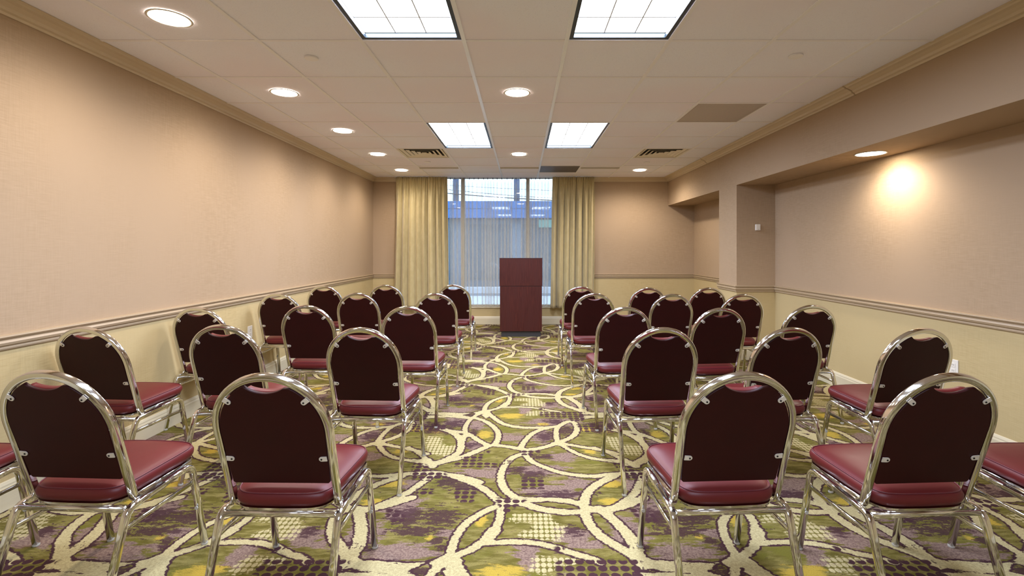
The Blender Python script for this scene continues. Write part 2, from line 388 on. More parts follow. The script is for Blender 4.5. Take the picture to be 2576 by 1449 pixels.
FIELDS = {'band': sd, 'cream_dots': cdm, 'dark_dots': ddm, 'mauve': blobs(MAUVE), 'plum': blobs(DARK), 'gold': blobs(GOLD)}
sx, sy = CW/NX, CD/NY
i0, i1 = math.floor((ROOM_XL-.05)/sx), math.ceil((ROOM_XN+.05)/sx)
j0, j1 = math.floor((ROOM_YF-.05)/sy), math.ceil((ROOM_YB+.05)/sy)
I = np.arange(i0, i1+1); J = np.arange(j0, j1+1); nx_, ny_ = len(I), len(J)
X_, Y_ = np.meshgrid(I*sx, J*sy, indexing='ij')
co = np.stack([X_, Y_, np.zeros_like(X_)], -1).reshape(-1, 3)
a_ = (np.arange(nx_-1)[:, None]*ny_ + np.arange(ny_-1)[None, :]).ravel()
quads = np.stack([a_, a_+ny_, a_+ny_+1, a_+1], -1).astype(np.int32)
me = bpy.data.meshes.new('floor'); me.vertices.add(len(co)); me.vertices.foreach_set('co', co.ravel().astype(np.float32))
me.loops.add(quads.size); me.loops.foreach_set('vertex_index', quads.ravel())
me.polygons.add(len(quads)); me.polygons.foreach_set('loop_start', np.arange(len(quads), dtype=np.int32)*4)
me.update(calc_edges=True)
wi = np.mod(I, NX); wj = np.mod(J, NY)
for k_, f_ in FIELDS.items():
    at = me.attributes.new(k_, 'FLOAT', 'POINT'); at.data.foreach_set('value', f_.reshape(NX, NY)[np.ix_(wi, wj)].ravel().astype(np.float32))
floor = bpy.data.objects.new('floor', me); COL.objects.link(floor); floor['kind'] = 'structure'

m = NT('patterned_carpet'); p = m.pos()
def att(nm):
    a = m.n('ShaderNodeAttribute'); a.attribute_name = nm; return a.outputs['Fac']
rag = m.noise(m.mapv(p, (1, 1, 1)), 90, 3, .65); rag2 = m.noise(m.mapv(p, (22, 60, 1)), 1, 4, .6)
streak = m.noise(m.mapv(p, (9, 34, 1)), 1, 5, .65, .3); streak2 = m.noise(m.mapv(p, (16, 48, 1)), 1, 4, .7)
mott = m.noise(p, 260, 2, .6); big = m.noise(m.mapv(p, (5, 9, 1)), 1, 3, .6)
sdv = m.math('ADD', att('band'), m.math('MULTIPLY', m.math('SUBTRACT', rag2, .5), .030))
sdv = m.math('ADD', sdv, m.math('MULTIPLY', m.math('SUBTRACT', rag, .5), .012))
olive = m.mix(m.smooth(streak, .38, .62), srgb(92, 83, 32), srgb(126, 114, 62))
olive = m.mix(m.smooth(big, .52, .66), olive, srgb(102, 96, 36))
mv = m.math('ADD', att('mauve'), m.math('MULTIPLY', m.math('SUBTRACT', streak, .5), 2.2))
base = m.mix(m.smooth(mv, .40, .56), olive, m.mix(m.smooth(rag, .4, .6), srgb(112, 89, 80), srgb(138, 115, 100)))
gd = m.math('ADD', att('gold'), m.math('MULTIPLY', m.math('SUBTRACT', streak2, .5), 1.8))
base = m.mix(m.smooth(gd, .45, .8), base, srgb(168, 142, 56))
pl = m.math('ADD', m.math('MULTIPLY', att('plum'), .75), m.math('MULTIPLY', m.math('SUBTRACT', streak2, .5), 2.6))
pl = m.math('ADD', pl, m.math('MULTIPLY', m.math('SUBTRACT', rag, .5), .9))
PLUM = m.mix(mott, srgb(48, 25, 31), srgb(76, 48, 52))
base = m.mix(m.math('MULTIPLY', m.smooth(pl, .34, .48), .88), base, PLUM)
CREAM = m.mix(m.smooth(rag, .35, .65), srgb(186, 172, 126), srgb(166, 152, 110))
# cream dot grid
def dots(gxs, gys, rr, offs=(0, 0)):
    q = m.vmath('FRACTION', m.vmath('ADD', m.mapv(p, (1/gxs, 1/gys, 0)), (offs[0], offs[1], 0)))
    d = m.vmath('DISTANCE', q, (.5, .5, 0)); d = m.math('ADD', d, m.math('MULTIPLY', m.math('SUBTRACT', rag, .5), .14))
    return m.smooth(d, rr + .04, rr - .04)
cm = m.math('ADD', att('cream_dots'), m.math('MULTIPLY', m.math('SUBTRACT', rag2, .5), .10))
base = m.mix(m.math('MULTIPLY', dots(CW/48, CD/54, .44), m.smooth(cm, .006, -.006)), base, CREAM)
# dark outline and cream band
base = m.mix(m.smooth(sdv, .0125, .009), base, PLUM)
band = m.mix(m.smooth(sdv, .002, -.002), base, CREAM)
spk = m.math('ADD', m.math('MULTIPLY', att('plum'), .35), m.math('MULTIPLY', m.math('SUBTRACT', rag, .5), 1.6))
band = m.mix(m.smooth(spk, .40, .48), band, PLUM)
dm = m.math('ADD', att('dark_dots'), m.math('MULTIPLY', m.math('SUBTRACT', rag2, .5), .05))
col = m.mix(m.math('MULTIPLY', dots(CW/27, CD/42, .42, (.2, .5)), m.smooth(dm, .006, -.006)), band, PLUM)
col = m.mix(m.math('MULTIPLY', m.smooth(mott, .38, .66), .46), col, m.mix(.5, col, (.02, .015, .01)))
m.set(col, .95, spec=.12, **{'Sheen Weight': .0}); m.bump(m.math('ADD', mott, m.math('MULTIPLY', rag, .5)), .45, .003)
M['carpet'] = m.mat; me.materials.append(M['carpet'])

# ---------------------------------------------------------------- walls, ceiling, trims
RAIL = .84
def wall_boxes(mb, x0, x1, y0, y1, z0, z1):
    if z0 < RAIL: mb.box(x0, x1, y0, y1, z0, min(RAIL, z1), 1)
    if z1 > RAIL: mb.box(x0, x1, y0, y1, max(RAIL, z0), z1, 0)
PAP = [M['paper_up'], M['paper_low']]
def wall(name, boxes):
    mb = MB()
    for b in boxes: wall_boxes(mb, *b)
    o = mb.build(name, PAP); o['kind'] = 'structure'; return o
ZT = CEIL + .06
wall('wall_left', [(ROOM_XL-.12, ROOM_XL, ROOM_YF-.12, ROOM_YB, 0, ZT)])
WX0, WX1, WZ0 = -2.17, 1.24, .285
wall('wall_back', [(ROOM_XL-.12, WX0, ROOM_YB, ROOM_YB+.16, 0, ZT), (WX1, ROOM_XN+.12, ROOM_YB, ROOM_YB+.16, 0, ZT), (WX0, WX1, ROOM_YB, ROOM_YB+.16, 0, WZ0)])
wall('wall_right', [(ROOM_XR, ROOM_XN+.12, ROOM_YF, ROOM_YB, 2.062, ZT), (ROOM_XR, ROOM_XN+.12, 5.66, 6.163, 0, 2.062), (ROOM_XN, ROOM_XN+.12, ROOM_YF, 5.66, 0, 2.062), (ROOM_XN, ROOM_XN+.12, 6.163, ROOM_YB, 0, 2.062)])
wall('wall_front', [(ROOM_XL-.12, ROOM_XN+.12, ROOM_YF-.12, ROOM_YF, 0, ZT)])

TX0, TY0, TS = -.345, 2.844, .6096
fix_cells = {}
troffers = [(-1, 1.0), (1, 1.0), (-1, 5), (1, 5)]
# tile (i,j): x from TX0+i*TS, y from TY0+j*TS
skip = set()
for i in (-1, 1):
    for j in (-7, -6, -2, -1, 3, 4): skip.add((i, j))
for c in ((-2, 5), (3, 5), (3, 2), (1, 7)): skip.add(c)
mb = MB()
for i in range(-4, 6):
    for j in range(-9, 9):
        x0, x1 = max(TX0+i*TS, ROOM_XL), min(TX0+(i+1)*TS, ROOM_XR); y0, y1 = max(TY0+j*TS, ROOM_YF), min(TY0+(j+1)*TS, ROOM_YB)
        if x1 <= x0 or y1 <= y0 or (i, j) in skip: continue
        mb.box(x0+.001, x1-.001, y0+.001, y1-.001, CEIL+.002, CEIL+.02)
mb.box(ROOM_XL-.12, ROOM_XR+.02, ROOM_YF-.12, ROOM_YB+.16, CEIL+.14, CEIL+.2)
ceil = mb.build('ceiling', M['tile'], bevel=0); ceil['kind'] = 'structure'
mb = MB(); mb2 = MB()
hw = .012
for i in range(-3, 6):
    x = TX0 + i*TS
    if x > ROOM_XR: continue
    (mb if i in (0, 1) else mb2).box(x-hw, x+hw, ROOM_YF, ROOM_YB, CEIL-.004, CEIL+.003)
for j in range(-8, 9):
    y = TY0 + j*TS
    xs = [ROOM_XL] + [TX0+i*TS for i in range(-3, 5)] + [ROOM_XR]
    for a, b in zip(xs[:-1], xs[1:]):
        if abs(a-(TX0-TS)) < .01 and j in (-6, -1, 4) or abs(a-(TX0+TS)) < .01 and j in (-6, -1, 4): continue
        mb2.box(a+hw, b-hw, y-hw*.8, y+hw*.8, CEIL-.003, CEIL+.003)
g1 = mb.build('main_tee', M['tee'], ceil); g2 = mb2.build('ceiling_grid', M['tee2'], ceil)

m = NT('crown_paint'); n_ = m.noise(m.mapv(m.pos(), (3, 3, 60)), 1, 2); m.set(m.mix(n_, srgb(208, 190, 160), srgb(198, 179, 148)), .42); M['crown'] = m.mat
crown = [(0, CEIL-.068), (.008, CEIL-.068), (.012, CEIL-.056), (.026, CEIL-.050), (.034, CEIL-.036), (.060, CEIL-.022), (.078, CEIL-.016), (.084, CEIL-.008), (.095, CEIL-.004), (.095, CEIL+.001), (0, CEIL+.001)]
rail = [(0, .800), (.008, .800), (.012, .808), (.010, .818), (.020, .826), (.024, .838), (.020, .848), (.012, .852), (.020, .858), (.026, .866), (.024, .874), (0, .876)]
base_p = [(0, .001), (.016, .001), (.016, .108), (.012, .118), (.012, .126), (.006, .140), (0, .142)]
pathL = [(ROOM_XL, ROOM_YF), (ROOM_XL, ROOM_YB), (WX0, ROOM_YB)]
pathR_crown = [(WX1, ROOM_YB), (ROOM_XR, ROOM_YB), (ROOM_XR, ROOM_YF)]
pathR = [(WX1, ROOM_YB), (ROOM_XN, ROOM_YB), (ROOM_XN, 6.163), (ROOM_XR, 6.163), (ROOM_XR, 5.66), (ROOM_XN, 5.66), (ROOM_XN, ROOM_YF)]
moulding('trim_1', pathL, crown, M['crown']); moulding('trim_2', pathR_crown, crown, M['crown'])
moulding('trim_3', pathL, rail, M['trim']); moulding('trim_4', pathR, rail, M['trim'])
moulding('baseboard_left', [(ROOM_XL, ROOM_YF), (ROOM_XL, ROOM_YB)], base_p, M['base'])
moulding('baseboard_back', [(ROOM_XL+.016, ROOM_YB), (ROOM_XN-.016, ROOM_YB)], base_p, M['base'])
moulding('baseboard_right', [(ROOM_XN, ROOM_YB-.016)] + pathR[2:], base_p, M['base'])
# butt joints of the crown on the right wall
for k, yj in enumerate((3.64, 6.55)):
    moulding('trim_%d' % (5+k), [(ROOM_XR, yj+.006), (ROOM_XR, yj-.006)], [(a + (.002 if a > 0 else 0), z-(.002 if z < CEIL else 0)) for a, z in crown], M['trim'])

# ---------------------------------------------------------------- window
wf = MB(); Yg = ROOM_YB + .09
mull = [WX0+.03, -1.036, .101, WX1-.03]
for x in mull: wf.box(x-.03, x+.03, Yg-.05, Yg+.05, WZ0, CEIL+.06)
wf.box(WX0, WX1, Yg-.05, Yg+.05, WZ0, WZ0+.05); wf.box(WX0, WX1, Yg-.05, Yg+.05, CEIL, CEIL+.06)
win = wf.build('window_1', M['frame'], bevel=.003); win['kind'] = 'structure'
for a, b in zip(mull[:-1], mull[1:]):
    g = MB().box(a+.03, b-.03, Yg-.004, Yg+.004, WZ0+.05, CEIL).build('pane', M['glass'], win)
MB().box(WX0, WX1, ROOM_YB-.02, Yg-.05, WZ0-.001, WZ0+.018).build('window_sill', M['base'], win, bevel=.004)

# ---------------------------------------------------------------- curtains
def curtain(mb, xt0, xt1, xb0, xb1, y0, z0, z1, folds, amp, sfold, seed, nu=420, nv=40, pleat=.24, lobes=False):
    rnd = random.Random(seed); ph = [rnd.uniform(-.5, .5) for _ in range(8)]; vs = []
    for j in range(nv+1):
        t = j/nv; z = z1 + (z0-z1)*t; e = min(1, t/pleat)  # 0 at heading
        e = e*e*(3-2*e)
        for i in range(nu+1):
            u = i/nu; uu = u + .012*math.sin(2*math.pi*2.3*u+ph[0]) + .008*math.sin(2*math.pi*5.1*u+ph[1])
            th = 2*math.pi*folds*uu + .25*math.sin(2.2*t+ph[2]+u*3)*t
            am = amp*(.18+.82*e)*(1+.25*math.sin(2*math.pi*1.7*u+ph[3]))
            head = math.sin(2*math.pi*folds*3*uu)*.010*(1-e)
            xl = xt0+(xt1-xt0)*u; xr = xb0+(xb1-xb0)*u; x = xl+(xr-xl)*t
            if lobes:
                w_ = abs(math.sin(th/2)); am = amp*(.2+.8*e)*(1+.3*math.sin(2*math.pi*1.7*u+ph[3]))
                y = y0 + am*(1 - 1.9*w_**.62) + .006*math.sin(1.3*th+ph[5]); x += sfold*e*math.sin(th)*.6
                vs.append((x, y + head, z)); continue
            x += sfold*e*math.sin(2*th+ph[4]); y = y0 + am*math.sin(th) + .25*am*math.sin(2.7*th+ph[5]) + head
            vs.append((x, y, z))
    fs = [(j*(nu+1)+i, j*(nu+1)+i+1, (j+1)*(nu+1)+i+1, (j+1)*(nu+1)+i) for j in range(nv) for i in range(nu)]
    mb.add(vs, fs); return mb
CZ0, CZ1 = .30, CEIL-.004
def drape(label, *a, seed, folds):
    o = empty('curtain', ((a[0]+a[1])/2, a[4], CZ0)); tag(o, label, 'curtain', 'olive gold drapes at the window')
    c = curtain(MB(), *a, CZ0, CZ1, folds, .048, .012, seed, nu=640, lobes=True).build('curtain_panel', M['drape'], o, smooth=True, solid=.003)
    c.location = -o.location
    return o
drape('olive gold pleated drape at the left side of the window', -2.145, -1.277, -2.19, -1.255, ROOM_YB-.15, seed=3, folds=8)
drape('olive gold pleated drape right of the lectern', .518, 1.232, .485, 1.225, ROOM_YB-.15, seed=11, folds=7)
sh = empty('sheer_curtain', (-.38, ROOM_YB-.06, CZ0)); tag(sh, 'translucent white sheer curtain across the window behind the lectern', 'curtain')
s = curtain(MB(), -1.262, .505, -1.235, .475, ROOM_YB-.045, CZ0+.01, CZ1, 14, .024, .030, 5, nu=1000, nv=40, pleat=.05).build('sheer_panel', M['sheer'], sh, smooth=True); s.location = -sh.location
for k in range(22):
    x = -1.23 + k*1.70/21 + random.uniform(-.012, .012)
    h = MB().box(x-.006, x+.006, ROOM_YB-.075, ROOM_YB-.068, CZ1-.032, CZ1-.002).build('curtain_hook', M['hook'], sh); h.location = -sh.location

# ---------------------------------------------------------------- stacking chair
def seat_outline(n=72, grow=0.0, y0=.108, y1=.472, wb=.176, wf_=.215):
    pts = []
    cy = (y0+y1)/2; hy = (y1-y0)/2 + grow
    for k in range(n):
        a = 2*math.pi*k/n; c, s_ = math.cos(a), math.sin(a); e = 2/6.4
        u = math.copysign(abs(c)**e, c); v = math.copysign(abs(s_)**e, s_)
        w = wb + (wf_-wb)*(v+1)/2 + grow
        bow = .014*(1-u*u) if v > 0 else .006*(1-u*u)
        pts.append((u*w, cy + v*(hy+bow)))
    return pts
def seat_z(y): return .378 + (y-.108)*.075      # bottom plane, rising to the front
def make_chair():
    root = empty('stacking_chair')
    # back frame: round-topped hoop whose ends bend forward and run under the seat
    def tilt(z): return .155*(1 - (z-.40)/.485)      # y on the back plane at height z
    top = .885-.011; rad = .1965
    pts = []
    zc = top - .205
    side = [(-.192, .13+.30, seat_z(.43)-.012), (-.192, .150, seat_z(.15)-.012)]
    P = [Vector(side[0]), Vector(side[1])]
    lo = Vector((-.1915, tilt(.42), .42)); P.append(lo)
    P = fillet([side[0], (-.192, .162, seat_z(.15)-.026), (-.1965, tilt(zc), zc)], .045, 8)
    arc = []
    for k in range(1, 33):
        a = math.pi - math.pi*k/33; z = zc + .205*math.sin(a)**.96; arc.append(Vector((rad*math.cos(a), tilt(z), z)))
    path = P + arc + [Vector((-q.x, q.y, q.z)) for q in reversed(P)]
    tube_mb = MB()
    # section axes: reference is the normal of the back plane along the hoop, kept continuous through the lower bend
    vs = []; sec = rrect(.0245, .0245, .0048, 3); n = len(path); ms = len(sec)
    prev = Vector((1, 0, 0))
    t0 = (path[1]-path[0]).normalized(); a = Vector((1, 0, 0)); a = (a - t0*a.dot(t0)).normalized()
    for i, q in enumerate(path):
        t = (path[min(i+1, n-1)] - path[max(i-1, 0)]).normalized(); a = (a - t*a.dot(t)).normalized(); b = t.cross(a)
        vs += [q + a*u + b*w for u, w in sec]
    fs = [(i*ms+k, i*ms+(k+1) % ms, (i+1)*ms+(k+1) % ms, (i+1)*ms+k) for i in range(n-1) for k in range(ms)]
    fs += [tuple(range(ms))[::-1], tuple((n-1)*ms+k for k in range(ms))]
    tube_mb.add(vs, fs); tube_mb.build('back_frame', M['chrome'], root, smooth=True)
    # back panel outline (inside the hoop, scooped at the top)
    ang = R(67)
    def outline(inset, scoop, zb):
        out = []; r = rad - .011 - inset; rz = .205-.011-inset
        hb = .1925 - .012 - inset
        out.append((-hb+.006, zb)); out.append((-hb, zb+.006))
        for k in range(1, 6): t = k/6; out.append((-hb + (-r+hb)*t, zb + (zc-zb)*t))
        for k in range(0, 15): a = math.pi - ang*k/14; out.append((r*math.cos(a), zc + rz*math.sin(a)))
        xe = -r*math.cos(math.pi-ang); ze = zc + rz*math.sin(math.pi-ang)
        for k in range(1, 16):
            x = -xe + 2*xe*k/16; u = x/xe
            out.append((x, ze - scoop*(1-u*u)**.8))
        out += [(-x, z) for x, z in reversed(out[:21])]
        return out
    def panel(ol, n0, n1, dome=0.0):
        """prism of an outline on the tilted back plane between offsets n0 (rear) and n1 (front)"""
        nrm = Vector((0, .485, .155)).normalized()
        P_ = lambda x, z, d: Vector((x, tilt(z), z)) + nrm*d
        k = len(ol); cx, cz = 0, sum(z for _, z in ol)/k; vs = []; rings = [(1, n0)]
        edge = min(.006, abs(n1-n0)*.4)
        rings = [(1-.012, n0), (1, n0+edge*.7), (1, n1-edge-dome*.6), (1-.02, n1-dome*.25), (1-.12, n1)] if dome else [(1-.006, n0), (1, n0+edge), (1, n1-edge), (1-.006, n1)]
        for sc_, d in rings: vs += [P_(cx+(x-cx)*sc_, cz+(z-cz)*sc_, d) for x, z in ol]
        f = []
        for r_ in range(len(rings)-1):
            for q in range(k): l = (q+1) % k; f.append((r_*k+q, r_*k+l, (r_+1)*k+l, (r_+1)*k+q))
        return vs, f, k, len(rings)
    def add_panel(name, ol, n0, n1, mat, dome=0.0):
        vs, f, k, nr = panel(ol, n0, n1, dome)
        me_ = bpy.data.meshes.new(name); bm = bmesh.new(); V = [bm.verts.new(v) for v in vs]
        for q in f: bm.faces.new([V[i] for i in q])
        e = []
        for s0 in (0, (nr-1)*k):
            fc = bm.faces.new([V[s0+i] for i in range(k)]); e.append(fc)
        for fc in bm.faces: fc.smooth = fc not in e
        bmesh.ops.triangulate(bm, faces=e, ngon_method='BEAUTY')
        bmesh.ops.recalc_face_normals(bm, faces=bm.faces); bm.to_mesh(me_); bm.free(); me_.materials.append(mat)
        o = bpy.data.objects.new(name, me_); COL.objects.link(o); o.parent = root; return o
    zb = .462
    add_panel('back_panel', outline(.004, .026, zb), -.012, .001, M['board'])
    cu = add_panel('back_cushion', outline(.018, .013, zb+.012), .0015, .026, M['vinyl'], dome=.012)
    # four mounting tabs
    nrm = Vector((0, .485, .155)).normalized()
    for x, z, rot in ((-.134, .792, 38), (.134, .792, -38), (-.166, .567, 4), (.166, .567, -4)):
        mb = MB(); sgn = 1 if x < 0 else -1; c = Vector((x, tilt(z), z)) - nrm*.0135
        up = Vector((0, -.155, .485)).normalized(); rt = Vector((1, 0, 0)); a = R(-rot)
        ax = (rt*math.cos(a) + up*math.sin(a))*sgn; ay = ax.cross(nrm)
        ol = [(-.013, -.0092), (.006, -.0092)] + [(.006 + .0092*math.cos(t), .0092*math.sin(t)) for t in [R(-60), R(-30), 0, R(30), R(60)]] + [(.006, .0092), (-.013, .0092)]
        vs = [c + ax*u + ay*w for u, w in ol] + [c + ax*u + ay*w - nrm*.003 for u, w in ol]; k = len(ol)
        mb.add(vs, [tuple(range(k)), tuple(range(k, 2*k))[::-1]] + [(i, (i+1) % k, (i+1) % k + k, i+k) for i in range(k)])
        br = mb.build('bracket', M['bracket'], root)
        mb = MB(); cc_ = c + ax*.006 - nrm*.003
        vs = [cc_ + (ax*math.cos(t)+ay*math.sin(t))*.0033 - nrm*h for h in (0, .0018) for t in [2*math.pi*q/8 for q in range(8)]]
        mb.add(vs, [tuple(range(8, 16))] + [(i, (i+1) % 8, (i+1) % 8+8, i+8) for i in range(8)]).build('screw', M['slot'], br)
    # seat cushion
    vs = []; fs = []; n = 72
    levels = [(-.020, .000), (-.004, .006), (.002, .020), (.003, .034), (-.002, .046), (-.0065, .050), (-.0085, .0495), (-.012, .0525), (-.030, .0585), (-.065, .064), (-.12, .067)]
    for gr, h in levels:
        for x, y in seat_outline(n, gr): vs.append((x, y, seat_z(y)+h))
    for r_ in range(len(levels)-1):
        for q in range(n): l = (q+1) % n; fs.append((r_*n+q, r_*n+l, (r_+1)*n+l, (r_+1)*n+q))
    fs.append(tuple(range(n))[::-1]); fs.append(tuple((len(levels)-1)*n+q for q in range(n)))
    seat = MB().add(vs, fs).build('seat', M['vinyl'], root, smooth=True)
    pm = MB(); tube(pm, [(x, y, seat_z(y)+.0505) for x, y in seat_outline(n, -.0055)], circ(.0022, 6), (0, 0, 1), closed=True)
    pm.build('piping', M['piping'], seat, smooth=True)
    # seat pan ring of bright metal under the cushion
    pm = MB(); ol = seat_outline(n, -.004)
    vs = [(x, y, seat_z(y)-.001) for x, y in ol] + [(x, y, seat_z(y)-.009) for x, y in ol] + [(x*.86, .27+(y-.27)*.86, seat_z(.27+(y-.27)*.86)-.009) for x, y in ol] + [(x*.86, .27+(y-.27)*.86, seat_z(.27+(y-.27)*.86)-.001) for x, y in ol]
    fs = [(r_*n+q, r_*n+(q+1) % n, ((r_+1) % 4)*n+(q+1) % n, ((r_+1) % 4)*n+q) for r_ in range(4) for q in range(n)]
    pm.add(vs, fs).build('seat_pan', M['chrome'], root)
    # legs: each side is an inverted U, split at the middle into a rear and a front leg
    for sx_ in (-1, 1):
        xr, xt, xf = .215*sx_, .212*sx_, .218*sx_
        zr, zf = seat_z(.11)-.019, seat_z(.42)-.019
        mid = (xt, .27, seat_z(.27)-.019)
        for which in ('rear', 'front'):
            if which == 'rear': P3 = [(xr, -.005, .012), (xt, .105, zr), mid]; bump_at = None
            else: P3 = [(xf, .490, .012), (xt, .418, zf), mid]
            pth = fillet(P3, .042, 9); mb = MB(); tube(mb, pth, rrect(.0235, .0235, .006, 3), (1, 0, 0))
            lg = mb.build('leg', M['chrome'], root, smooth=True)
            mb = MB(); lathe(mb, [(.0125, 0), (.0135, .004), (.012, .012), (.0105, .016)], 14, (P3[0][0], P3[0][1], 0.0006)); mb.build('glide', M['glide'], lg, smooth=False)
            if which == 'front':
                b = MB(); yy = .490-.072*(.185/.37); cc_ = Vector((xf-.011*sx_*0, yy-.0115, .185)); 
                vsb = [cc_ + Vector((.0075*math.cos(t), -h, .0075*math.sin(t))) for h in (0, .004) for t in [2*math.pi*q/10 for q in range(10)]]
                b.add(vsb, [tuple(range(10, 20))] + [(i, (i+1) % 10, (i+1) % 10+10, i+10) for i in range(10)]); b.build('bumper', M['glide'], lg)
        mb = MB(); f_ = (.300-.012)/(zr-.012); g_ = (.300-.012)/(zf-.012)
        tube(mb, [(xt-.004*sx_, -.005+.11*f_+.004, .292), (xt-.004*sx_, .490-.072*g_-.004, .300)], rrect(.012, .017, .004, 2), (1, 0, 0)); mb.build('side_stretcher', M['chrome'], root, smooth=True)
    mb = MB(); tube(mb, [(-.200, .108, seat_z(.1)-.020), (.200, .108, seat_z(.1)-.020)], rrect(.020, .020, .005, 2), (0, 0, 1)); mb.build('cross_bar', M['chrome'], root, smooth=True)
    mb = MB(); tube(mb, [(-.200, .385, seat_z(.385)-.022), (.200, .385, seat_z(.385)-.022)], rrect(.020, .020, .005, 2), (0, 0, 1)); mb.build('cross_bar', M['chrome'], root, smooth=True)
    return root
def copy_tree(o, parent=None):
    c = o.copy(); COL.objects.link(c)
    c.parent = parent
    for ch in list(o.children): copy_tree(ch, c)
    return c
ROWN = ['nearest row', 'second nearest row', 'middle row', 'second farthest row', 'farthest row']
COLN = ['beside the left wall', 'middle of left block', 'left of the aisle', 'right of the aisle', 'middle of right block', 'beside the right wall']
# x in metres, distance in metres (or the hoop top's height in the photo), turn in degrees
CH = [[(-2.355, 1.62, 0), (-1.650, 934, -3), (-.870, 941, -1), (.760, 938, 3), (1.450, 941, 3), (2.115, 1.62, 2)],
      [(-2.362, 2.575, -4), (-1.672, 818, -2), (-.865, 825, -3), (.755, 825, 3), (1.440, 825, 6), (2.125, 827, 5)],
      [(-2.355, 3.455, -2), (-1.625, 768, -2), (-.845, 771, -1), (.752, 773, 4), (1.425, 775, 6), (2.178, 768, 1)],
      [(-2.333, 738, 0), (-1.587, 737, 0), (-.830, 738, 0), (.688, 738, 2), (1.410, 740, 2), (2.072, 740, 0)],
      [(-2.285, 719, 0), (-1.608, 717, 0), (-.818, 716, 0), (.662, 721, 0), (1.378, 724, 0), (2.035, 724, 0)]]
proto = make_chair(); first = True
for r_, row in enumerate(CH):
    for c_, (x, ypx, tz) in enumerate(row):
        Y = ypx if ypx < 20 else .419*1207/(ypx-627)
        o = proto if first else copy_tree(proto); first = False
        o.location = (x, Y, 0); o.rotation_euler = (0, 0, R(tz))
        tag(o, 'burgundy chair with chrome hoop back, %s, %s' % (ROWN[r_], COLN[c_]), 'chair', 'chrome stacking chairs in rows')

# ---------------------------------------------------------------- lectern
lx, ly = -.018, 7.12
lec = empty('lectern', (lx, ly, 0)); tag(lec, 'dark mahogany laminate lectern on a black plinth before the window', 'lectern')
hwid = .318
MB().box(-hwid+.025, hwid-.025, .03, .44, .0006, .085).build('plinth', M['black'], lec, bevel=.002)
mb = MB(); mb.box(-hwid+.006, hwid-.006, .006, .47, .085, .752); mb.build('lower_cabinet', M['wood'], lec, bevel=.002)
MB().box(-hwid+.010, hwid-.010, .010, .466, .752, .758).build('reveal', M['wood_dark'], lec)
mb = MB(); zA, zB = 1.164, 1.07
vs = [(-hwid, 0, .758), (hwid, 0, .758), (hwid, .478, .758), (-hwid, .478, .758), (-hwid, 0, zA), (hwid, 0, zA), (hwid, .478, zB), (-hwid, .478, zB)]
mb.add(vs, [(0,3,2,1),(4,5,6,7),(0,1,5,4),(1,2,6,5),(2,3,7,6),(3,0,4,7)]); mb.build('upper_cabinet', M['wood'], lec, bevel=.002)
mb = MB(); vs = [(-hwid-.002, -.003, zA), (hwid+.002, -.003, zA), (hwid+.002, .482, zB), (-hwid-.002, .482, zB)]; vs += [(x, y, z+.012) for x, y, z in vs]
mb.add(vs, [(0,3,2,1),(4,5,6,7),(0,1,5,4),(1,2,6,5),(2,3,7,6),(3,0,4,7)]); mb.build('lectern_top', M['wood_dark'], lec, bevel=.002)

# ---------------------------------------------------------------- ceiling fixtures
def troffer(i, j, label):
    x0, x1 = TX0+i*TS+hw, TX0+(i+1)*TS-hw; y0, y1 = TY0+j*TS+hw, TY0+(j+2)*TS-hw
    cx, cy = (x0+x1)/2, (y0+y1)/2; w, d = (x1-x0)/2, (y1-y0)/2
    o = empty('ceiling_light', (cx, cy, CEIL)); tag(o, label, 'ceiling light', 'square-grid fluorescent ceiling lights')
    H = .032; mb = MB(); t = .024
    mb.box(-w, -w+t, -d, d, 0, .06).box(w-t, w, -d, d, 0, .06).box(-w+t, w-t, -d, -d+t, 0, .06).box(-w+t, w-t, d-t, d, 0, .06)
    mb.build('fixture_frame', M['fixture'], o, bevel=.002)
    MB().box(-w+t, w-t, -d+t, d-t, H, H+.01).build('diffuser', M['troffer'], o)
    mb = MB(); iw, idd = w-t, d-t
    for k in (1, 2): x = -iw+2*iw*k/3; mb.box(x-.003, x+.003, -idd, idd, H-.006, H-.001)
    for k in range(1, 6): y = -idd+2*idd*k/6; mb.box(-iw, iw, y-.003, y+.003, H-.0055, H-.0015)
    mb.build('lens_grid', M['lens_grid'], o)
    l = bpy.data.lights.new('tubes', 'AREA'); l.shape = 'RECTANGLE'; l.size = 2*iw; l.size_y = 2*idd; l.energy = TROFFER_W; l.color = COOL
    lo = bpy.data.objects.new('tubes', l); COL.objects.link(lo); lo.parent = o; lo.location = (0, 0, H-.008)
troffer(-1, -2, 'fluorescent ceiling light cut off by the top edge, left one'); troffer(1, -2, 'fluorescent ceiling light cut off by the top edge, right one')
troffer(-1, -7, 'unseen fluorescent ceiling light added behind the viewpoint for bounce, left one'); troffer(1, -7, 'unseen fluorescent ceiling light added behind the viewpoint for bounce, right one')  # unseen pair added behind the camera to raise the bounced light
troffer(-1, 3, 'far fluorescent ceiling light left of centre, toward the window'); troffer(1, 3, 'far fluorescent ceiling light right of centre, toward the window')
